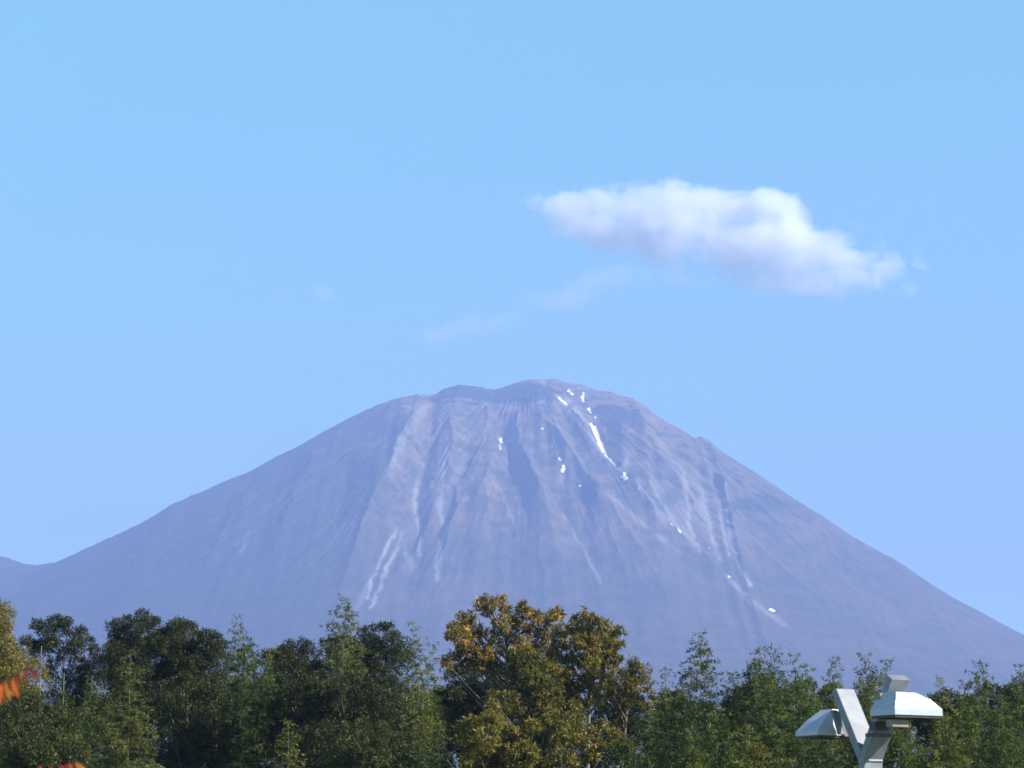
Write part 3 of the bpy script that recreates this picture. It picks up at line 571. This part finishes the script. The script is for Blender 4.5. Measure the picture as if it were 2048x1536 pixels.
# bamboo tips against the mountain and the green mass under them
Bs = [
 # label, u, v, hw, Y, T_px, cols, dens, lean, nod, asc
 ('pale feathery bamboo tip standing over the domed dark evergreens', 474, 1236, 34, 128, 90, BGPALE, .8, .0, -.25, 40),
 ('bamboo under the pale feathery tip, fuller and greener', 500, 1278, 44, 122, 90, BG, 1.1, .1, .2, 35),
 ('small leaning bamboo tip in the gap left of the twin knobs', 545, 1288, 22, 127, 80, BGPALE, .7, .3, .3, 50),
 ('tall pale feathery bamboo spire, highest tip in the left half', 688, 1193, 44, 124, 110, BGPALE, .8, .05, -.1, 48),
 ('narrow feathery bamboo spire left of the brown oak', 826, 1247, 30, 126, 110, BGPALE, .85, .0, -.1, 45),
 ('short wispy bamboo tip touching the left side of the brown oak', 866, 1290, 28, 127, 90, BG, .8, .1, .2, 35),
 ('light green bamboo with layered sprays and a visible culm at left', 262, 1298, 62, 108, 190, BGLAY, .85, .0, .05, 18),
 ('olive bamboo in front of the tall left evergreen, left side', 205, 1365, 50, 112, 90, BG, 1.1, .0, .1, 30),
 ('bamboo with pale tuft between the two left evergreens', 185, 1355, 40, 118, 90, BGPALE, .9, .0, .2, 30),
 ('green bamboo directly above the bottom red leaf', 130, 1385, 55, 110, 100, BG, 1.2, .0, -.2, 30),
 ('yellowish bamboo behind the orange red leaves', 30, 1345, 55, 112, 90, BGYEL, 1.2, .0, .1, 30),
 ('bamboo with drooping green sprays left of lower centre', 540, 1335, 55, 112, 110, BG, 1.2, .0, .3, 25),
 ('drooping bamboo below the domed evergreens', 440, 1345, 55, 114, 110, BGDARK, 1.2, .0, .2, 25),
 ('yellow green bamboo tip low in the left centre', 575, 1440, 35, 104, 110, BGYEL, 1.0, .0, -.1, 40),
 ('olive yellow bamboo sprays left of the front oak', 838, 1368, 46, 112, 110, BGYEL, 1.1, .0, -.1, 28),
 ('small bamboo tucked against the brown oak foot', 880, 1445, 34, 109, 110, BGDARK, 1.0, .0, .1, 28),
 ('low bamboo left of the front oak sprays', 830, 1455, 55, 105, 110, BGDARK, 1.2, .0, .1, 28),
 ('bamboo tip with hanging dark tuft right of the tan oak', 1332, 1335, 24, 122, 100, BG, .8, -.1, .2, 25),
 ('thin reddish bamboo wisp beside the tan oak', 1304, 1362, 18, 124, 80, BGPALE, .7, .0, .05, 40),
 ('airy bamboo with the highest tip on the right side', 1397, 1265, 50, 118, 100, BG, .85, .0, -.12, 25),
 ('bushy bamboo at the right foot of the airy high tip', 1466, 1345, 32, 118, 80, BG, 1.1, .0, .1, 30),
 ('bamboo behind the airy high tip, lower and darker', 1372, 1370, 60, 113, 100, BGDARK, 1.2, .0, .1, 30),
 ('full round topped bamboo in the right half', 1518, 1298, 40, 117, 90, BG, 1.15, .0, .15, 28),
 ('narrow bamboo tip touching the round topped bamboo', 1549, 1297, 26, 120, 90, BG, .85, .0, -.05, 40),
 ('feathery open bamboo spire left of the lamp', 1588, 1309, 42, 121, 110, BG, .8, .0, .05, 42),
 ('thin leaning bamboo tip right of the open spire', 1620, 1330, 26, 123, 90, BGPALE, .75, .2, .1, 40),
 ('slender tiered bamboo above the left lamp head', 1668, 1313, 40, 116, 110, BG, .9, .0, .06, 12),
 ('bamboo behind the top of the lamp bracket', 1730, 1308, 34, 118, 90, BG, 1.0, .0, -.15, 35),
 ('bamboo bowing over to the right above the lamp', 1775, 1318, 36, 119, 90, BG, 1.0, .2, .55, 25),
 ('distant pale bamboo spire right of the lamp', 1879, 1355, 30, 150, 90, BGPALE, .8, .0, .0, 45),
 ('tall tiered bamboo near the right edge', 1962, 1322, 50, 116, 100, BG, 1.0, .0, .25, 20),
 ('bamboo cut by the right edge of the picture', 2042, 1331, 44, 118, 100, BG, 1.1, .0, .1, 28),
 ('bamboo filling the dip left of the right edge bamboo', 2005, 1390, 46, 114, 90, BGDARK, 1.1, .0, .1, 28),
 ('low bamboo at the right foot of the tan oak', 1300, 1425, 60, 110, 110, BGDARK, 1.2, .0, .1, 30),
 ('leafy bamboo below the round topped bamboo', 1545, 1375, 60, 110, 100, BG, 1.3, .0, .1, 28),
 ('bamboo beneath the airy high tip, at mid height', 1430, 1410, 60, 109, 100, BG, 1.2, .0, -.1, 28),
 ('bamboo left of the left lamp head', 1625, 1385, 55, 112, 100, BG, 1.2, .0, .1, 28),
 ('bamboo seen between the two lamp arms', 1725, 1360, 50, 113, 100, BG, 1.2, .0, .1, 28),
 ('bamboo under the right lamp head', 1800, 1425, 60, 108, 100, BG, 1.3, .0, .1, 30),
 ('yellowish leaning bamboo right of the lamp', 1885, 1430, 50, 105, 100, BGYEL, 1.2, .0, -.1, 30),
 ('dense bamboo shoulder below the tall tiered bamboo', 1925, 1395, 55, 112, 100, BG, 1.3, .0, .1, 28),
 ('bamboo in the lower right corner', 2000, 1430, 60, 106, 100, BG, 1.3, .0, .1, 28),
 ('low bamboo at the bottom under the left lamp head', 1640, 1460, 60, 103, 100, BGDARK, 1.3, .0, .1, 28),
 ('bright low bamboo right of bottom centre', 1380, 1462, 60, 103, 100, BG, 1.2, .0, .1, 30),
 ('low bamboo at the bottom right of the front oak', 1250, 1470, 55, 104, 100, BGDARK, 1.2, .0, .1, 30),
 ('low bamboo midway between the front oak and the lamp', 1500, 1455, 60, 104, 100, BGYEL, 1.2, .0, .1, 30),
]
for (lb, u, v, hw, Y, T_px, cols, dn, lean, nod, asc) in Bs:
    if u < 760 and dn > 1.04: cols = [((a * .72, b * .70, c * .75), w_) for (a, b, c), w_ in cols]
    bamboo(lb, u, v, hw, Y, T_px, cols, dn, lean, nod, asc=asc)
# two bare broken culms in the gap at left
def dead_culm(label, u0, v0, u1, v1, Y):
    a = pt(u0, v0, Y); b = pt(u1, v1, Y); base = a + (a - b) * (a[2] / (b[2] - a[2])); base[2] = 0
    root = empty('dead_bamboo', tuple(base), label, 'bamboo', 'bare culms at left')
    T = Tubes(); T.add(np.linspace(base, b, 14), np.linspace(.04, .022, 14), 7)
    for k in range(3):
        p = b + (a - b) * rng.uniform(.2, .8); e = p + np.array([rng.uniform(-1, 1) * .7, rng.uniform(-.3, .3), rng.uniform(.3, .8)])
        T.add(bez(p, (p + e) / 2, e, 4), [.01, .008, .006, .004], 4)
    T.build('culm', M_CULM, root)
dead_culm('tall bare yellowish culm beside the orange leaves', 79, 1420, 83, 1292, 123)
dead_culm('short bare broken culm right of the taller bare one', 126, 1415, 128, 1346, 123)

# a darker row behind, closing the wood
BACK = 'evergreens of the shaded back row'
row = [(40,1385),(170,1400),(300,1335),(420,1335),(540,1355),(650,1350),(770,1370),(870,1385),(990,1375),(1110,1375),(1225,1400),(1340,1395),(1450,1370),(1560,1375),(1690,1385),(1800,1400),(1910,1400),(2010,1375)]
for i, (u, v) in enumerate(row):
    pf = [(u + rng.uniform(-55, 55), v + rng.uniform(0, 60), rng.uniform(18, 28)) for _ in range(9)]
    broadleaf('evergreen_tree', 'shaded evergreen of the dark row behind the bamboo', 150 + rng.uniform(-3, 5), pf, DK2, u, leaf=.19, wid=.085, k=200, group=BACK, extra=.9, zmin=6, per=8)

# ------------------------------------------------------------------ floodlight post
def painted_metal(name, base, dirt, rough=.45, metal=0., scale=9):
    m, n, p = new_mat(name)
    tc = N(n, 'ShaderNodeTexCoord'); no = N(n, 'ShaderNodeTexNoise'); no.inputs['Scale'].default_value = scale; no.inputs['Detail'].default_value = 7; no.inputs['Roughness'].default_value = .65
    rp = N(n, 'ShaderNodeValToRGB'); rp.color_ramp.elements[0].position = .38; rp.color_ramp.elements[1].position = .62
    rp.color_ramp.elements[0].color = (*dirt, 1); rp.color_ramp.elements[1].color = (*base, 1)
    n.links.new(tc.outputs['Object'], no.inputs['Vector']); n.links.new(no.outputs['Fac'], rp.inputs[0]); n.links.new(rp.outputs[0], p.inputs['Base Color'])
    p.inputs['Roughness'].default_value = rough; p.inputs['Metallic'].default_value = metal
    return m
def build_lamp():
    Y = 29.0; s = Y / F
    th = R(30); n_ = Vector((math.sin(th), -math.cos(th), 0)); e1 = Vector((math.cos(th), math.sin(th), 0)); up = Vector((0, 0, 1))
    M_GAL = painted_metal('galvanised_steel', (.235, .25, .275), (.17, .185, .205), .45, .1, 7)
    M_WHITE = painted_metal('white_lamp_paint', (.50, .53, .58), (.45, .48, .53), .3)
    M_BR = painted_metal('brown_bracket_paint', (.30, .24, .20), (.24, .19, .16), .6)
    M_GLASS, n, p = new_mat('lamp_glass'); p.inputs['Base Color'].default_value = (.05, .05, .05, 1); p.inputs['Roughness'].default_value = .12
    M_DARK = painted_metal('dark_rim', (.05, .045, .045), (.03, .03, .03), .5)
    pc = Vector(pt(1741, 1520, Y)); fork_z = pc.z
    base = Vector((pc.x, pc.y, 0))
    root = empty('floodlight_post', base, 'pale steel forked post with two white hooded floodlights', 'street lamp')
    w2, t2 = .115, .047
    def prism(name, path, mat, capmat=None, bev=.008):
        """rectangular tube: path = [(centre, width vector e1*w, thickness vector)]"""
        vs = []; fs = []
        for (c, a, b) in path:
            vs += [c - a - b, c + a - b, c + a + b, c - a + b]
        for i in range(len(path) - 1):
            o = i * 4
            for j in range(4): fs.append((o + j, o + (j + 1) % 4, o + 4 + (j + 1) % 4, o + 4 + j))
        fs.append((3, 2, 1, 0)); o = (len(path) - 1) * 4; fs.append((o, o + 1, o + 2, o + 3))
        ob = mesh_obj(name, [tuple(v) for v in vs], fs, mat, root)
        md = ob.modifiers.new('bevel', 'BEVEL'); md.width = bev; md.segments = 2; md.limit_method = 'ANGLE'
        return ob
    a = e1 * w2
    prism('post', [(base, a, n_ * t2), (Vector((base.x, base.y, fork_z)), a, n_ * t2)], M_GAL)
    # base plate with bolts
    prism('base_plate', [(base + up * .004, e1 * .2, n_ * .2), (base + up * .03, e1 * .2, n_ * .2)], M_GAL)
    f = Vector((base.x, base.y, fork_z + .002))
    lean = .44; 
    # right arm leans towards the viewer, left arm away
    topR = f + n_ * .48 + up * .79; topL = f - n_ * .44 + up * .70
    def arm(name, p0, p1):
        ax = (p1 - p0).normalized(); th_ = ax.cross(e1).normalized() * t2
        return prism(name, [(p0 - ax * .05, a * .998, th_ * (1 if th_.dot(n_) > 0 else -1)), (p1, a * .998, th_ * (1 if th_.dot(n_) > 0 else -1))], M_GAL)
    arm('arm', f, topR); 
    f2 = f - e1 * .003 + up * .003
    arm('arm', f2, topL)
    def head(name, corner, L, W, sk, top, mirror):
        """hooded housing; corner = near lower corner, L along e1, W along -n_ ; top = (a0, am, a1, b0, b1, h)"""
        a0, am, a1, b0, b1, h = top
        P = lambda x, y, z: corner + e1 * x - n_ * y + up * z
        vs = [P(0, 0, 0), P(L, 0, 0), P(L, W, 0), P(0, W, 0), P(0, 0, sk), P(L, 0, sk), P(L, W, sk), P(0, W, sk)]
        m0 = (am, (am + (L if not mirror else 0)) / 2)
        if not mirror:
            mid = [(a0 * .5, b0 * .4, sk + (h - sk) * .55), (am + (L - am) * .52, b0 * .4, sk + (h - sk) * .60), (am + (L - am) * .52, W - b0 * .4, sk + (h - sk) * .60), (a0 * .5, W - b0 * .4, sk + (h - sk) * .55)]
        else:
            mid = [(a0 * .45, b0 * .4, sk + (h - sk) * .50), (L - (L - am) * .6, b0 * .4, sk + (h - sk) * .55), (L - (L - am) * .6, W - b0 * .4, sk + (h - sk) * .55), (a0 * .45, W - b0 * .4, sk + (h - sk) * .50)]
        vs += [P(*q) for q in mid]
        vs += [P(a0, b0, h), P(am, b0, h - .004), P(am, b1, h - .004), P(a0, b1, h)]
        fs = []
        for k in range(3):
            o = k * 4
            for j in range(4): fs.append((o + j, o + (j + 1) % 4, o + 4 + (j + 1) % 4, o + 4 + j))
        fs.append((12, 13, 14, 15))
        ob = mesh_obj(name, [tuple(v) for v in vs], fs, M_WHITE, root)
        so = ob.modifiers.new('shell', 'SOLIDIFY'); so.thickness = .006; so.offset = -1
        md = ob.modifiers.new('bevel', 'BEVEL'); md.width = .012; md.segments = 3; md.limit_method = 'ANGLE'; md.angle_limit = R(20)
        # dark rim and glass under it
        rim_v = []; rim_f = []
        for (i0, i1, z) in ((.0, 0, -.022), (.0, 0, -.003)):
            rim_v += [P(.012, .012, z), P(L - .012, .012, z), P(L - .012, W - .012, z), P(.012, W - .012, z)]
        for z in (-.022, -.003):
            rim_v += [P(.04, .04, z), P(L - .04, .04, z), P(L - .04, W - .04, z), P(.04, W - .04, z)]
        for j in range(4):
            k = (j + 1) % 4
            rim_f += [(j, k, 4 + k, 4 + j), (8 + k, 8 + j, 12 + j, 12 + k), (j, 8 + j, 8 + k, k), (4 + k, 12 + k, 12 + j, 4 + j)]
        r_ = mesh_obj('rim', [tuple(v) for v in rim_v], rim_f, M_DARK, ob); r_.matrix_parent_inverse = Matrix.Identity(4); r_.parent = ob
        g = mesh_obj('glass', [tuple(P(.045, .045, -.012)), tuple(P(L - .045, .045, -.012)), tuple(P(L - .045, W - .045, -.012)), tuple(P(.045, W - .045, -.012))], [(0, 1, 2, 3)], M_GLASS, ob)
        g.matrix_parent_inverse = Matrix.Identity(4)
        for q in (r_, g): q.matrix_parent_inverse = ob.matrix_basis.inverted(); 
        return ob
    YR = 28.15
    cR = Vector(pt(1790, 1429, YR)); cL = Vector(pt(1635, 1470, 29.35))
    head('lamp_head', cR, .58, .40, .062, (.09, .335, .335, .094, .306, .228), False)
    hl = head('lamp_head', cL, .42, .38, .045, (.25, .385, .385, .08, .28, .27), True)
    M_SHADE = painted_metal('arm_shadow_grey', (.09, .10, .12), (.06, .07, .08), .5)
    q0 = cL + e1 * .378 + n_ * .018 + up * (-.01); q1 = q0 + up * .285 - n_ * .055 - e1 * .03
    prism('arm_shadow_plate', [(q0, e1 * .065, n_ * .012), (q1, e1 * .055, n_ * .012)], M_SHADE, bev=.003)  # dark slab added to stand for the arm's shadow on the left head
    # mounting brackets: a band round the arm above and below the right head, a plate on the left one
    def band(pfrac, h0, hh, mat, sx=1.0, shift=0.0):
        c = f + (topR - f) * pfrac + e1 * shift
        prism('bracket', [(c - up * hh, e1 * (w2 * sx + .003), n_ * (t2 + .02)), (c + up * hh, e1 * (w2 * sx + .003), n_ * (t2 + .02))], mat, bev=.004)
    band(.30, 0, .018, M_DARK)
    cB = Vector(pt(1795, 1447, YR + .18)); prism('bracket', [(cB - up * .036, e1 * .10, n_ * .05), (cB + up * .036, e1 * .10, n_ * .05)], M_BR, bev=.004)
    cD = Vector(pt(1758, 1452, YR + .42)); prism('bracket', [(cD - up * .045, e1 * .08, n_ * .05), (cD + up * .04, e1 * .08, n_ * .05)], M_DARK, bev=.004)  # black block standing in for the shadow left of the tan bracket face
    cU = Vector(pt(1766, 1394, YR + .36)); prism('bracket', [(cU - up * .032, e1 * .075, n_ * .05), (cU + up * .032, e1 * .075, n_ * .05)], M_BR, bev=.004)
    pl0 = Vector(pt(1668, 1420, 29.42)); pl1 = Vector(pt(1682, 1469, 29.42))
    prism('bracket', [(pl1, e1 * .03, n_ * .02), (pl0, e1 * .03, n_ * .02)], M_GAL, bev=.004)
build_lamp()

# ------------------------------------------------------------------ red autumn shrub close to the camera
def build_red_shrub():
    Y = 8.5
    m, n, p = new_mat('red_leaf')
    at = N(n, 'ShaderNodeAttribute', attribute_name='col'); n.links.new(at.outputs['Color'], p.inputs['Base Color']); p.inputs['Roughness'].default_value = .45
    tr = N(n, 'ShaderNodeBsdfTranslucent'); mx = N(n, 'ShaderNodeMixShader'); mx.inputs[0].default_value = .35
    n.links.new(at.outputs['Color'], tr.inputs[0]); n.links.new(p.outputs[0], mx.inputs[1]); n.links.new(tr.outputs[0], mx.inputs[2]); n.links.new(mx.outputs[0], n.nodes['Material Output'].inputs[0])
    base = pt(-230, 1500, Y); base[2] = 0
    root = empty('autumn_shrub', tuple(base), 'blurred orange and red autumn leaves close in front at left', 'shrub')
    T = Tubes(); top = pt(-230, 1330, Y)
    T.add(bez(base, (base + top) / 2 + np.array([.05, 0, 0]), top, 10), np.linspace(.03, .012, 10), 7)
    L = []
    def leaflet(a, d, l, wd, col, nrm=np.array([.1, -1, .15])):
        d = unit(d); side = unit(np.cross(d, nrm)); nn = unit(np.cross(side, d)); k = 7
        tt = np.linspace(0, 1, k); prof = np.sin(np.pi * tt ** .8) ** .9
        mid = a + d * l * tt[:, None] + nn * (-.16 * l * (tt ** 2))[:, None] + np.array([0, 0, -1]) * (.12 * l * tt ** 2)[:, None]
        l_ = mid + side * (wd * .5 * prof)[:, None] + nn * (.12 * wd * prof)[:, None]; r_ = mid - side * (wd * .5 * prof)[:, None] + nn * (.12 * wd * prof)[:, None]
        v = np.concatenate([l_, mid, r_]); f = [(i, i + 1, k + i + 1, k + i) for i in range(k - 1)] + [(k + i, k + i + 1, 2 * k + i + 1, 2 * k + i) for i in range(k - 1)]
        L.append((v, f, col))
    OR = (.62, .11, .015); RD = (.36, .035, .012); DR = (.20, .025, .015); YO = (.55, .20, .03); BO = (.85, .17, .02); YD = (.30, .16, .04)
    def frond(pts, items):
        Q = np.array([pt(a, b, Y + (0.0)) for a, b in pts]); T.add(Q, np.linspace(.0022, .0009, len(Q)), 5)
        for (u0, v0, u1, v1, c, off) in items:
            a = pt(u0, v0, Y + off); b = pt(u1, v1, Y + off - .01); L_ = np.linalg.norm(b - a)
            leaflet(a, b - a, L_, L_ * .28, c)
    frond([(-230, 1400), (-150, 1385), (-80, 1362), (-20, 1352), (30, 1344), (58, 1338)], [
        (-10,1364,2,1404,BO,0), (2,1366,10,1402,BO,.01), (-20,1366,-14,1408,OR,.0), (14,1366,20,1398,YO,.02), (8,1362,28,1388,YO,.03), (24,1358,38,1392,OR,.0), (18,1356,8,1368,DR,.01),
        (34,1350,42,1374,DR,.03), (30,1352,46,1360,DR,.02), (46,1342,40,1362,YD,.02), (50,1340,56,1360,DR,.05), (58,1338,80,1358,DR,.02), (40,1344,24,1350,DR,.01), (50,1337,64,1342,DR,.0),
        (-60,1358,-50,1400,OR,0), (-40,1358,-30,1402,RD,.02), (-90,1364,-84,1405,OR,.02)])
    frond([(-230, 1530), (-140, 1560), (-40, 1575), (60, 1565), (120, 1545), (150, 1530)], [
        (150,1526,176,1540,YO,.0), (140,1528,150,1560,OR,.01), (120,1530,138,1556,RD,.0), (146,1528,126,1534,RD,.02), (100,1532,112,1566,RD,.01), (80,1532,88,1570,OR,.0), (150,1527,172,1550,RD,.03), (134,1530,122,1548,RD,.02)])
    frond([(-230, 1350), (-160, 1300), (-110, 1290), (-60, 1300)], [(-60,1300,-50,1340,RD,0), (-85,1296,-80,1340,OR,0), (-110,1292,-112,1334,RD,0), (-135,1296,-142,1336,RD,0)])
    T.build('stem', M_BARK, root)
    vs = []; fs = []; cl = []; o = 0
    for v, f, c in L:
        vs.append(v); fs += [tuple(i + o for i in q) for q in f]; cl += [(*c, 1)] * len(f); o += len(v)
    mesh_obj('leaves', np.concatenate(vs), fs, m, root, smooth=True, col=cl)
build_red_shrub()

# ------------------------------------------------------------------ haze: one closed box of even air
def build_haze():
    x, y0, y1, z0, z1 = 7000, -600, 14200, -40, 1730
    v = [(-x, y0, z0), (x, y0, z0), (x, y1, z0), (-x, y1, z0), (-x, y0, z1), (x, y0, z1), (x, y1, z1), (-x, y1, z1)]
    f = [(3, 2, 1, 0), (4, 5, 6, 7), (0, 1, 5, 4), (1, 2, 6, 5), (2, 3, 7, 6), (3, 0, 4, 7)]
    m = bpy.data.materials.new('haze_air'); m.use_nodes = True; n = m.node_tree; n.nodes.clear()
    out = N(n, 'ShaderNodeOutputMaterial'); pv = N(n, 'ShaderNodeVolumePrincipled')
    pv.inputs['Color'].default_value = HAZE_COLOR; pv.inputs['Density'].default_value = HAZE_DENSITY; pv.inputs['Anisotropy'].default_value = 0.0
    n.links.new(pv.outputs[0], out.inputs['Volume'])
    o = mesh_obj('haze', v, f, m); o['kind'] = 'stuff'
build_haze()
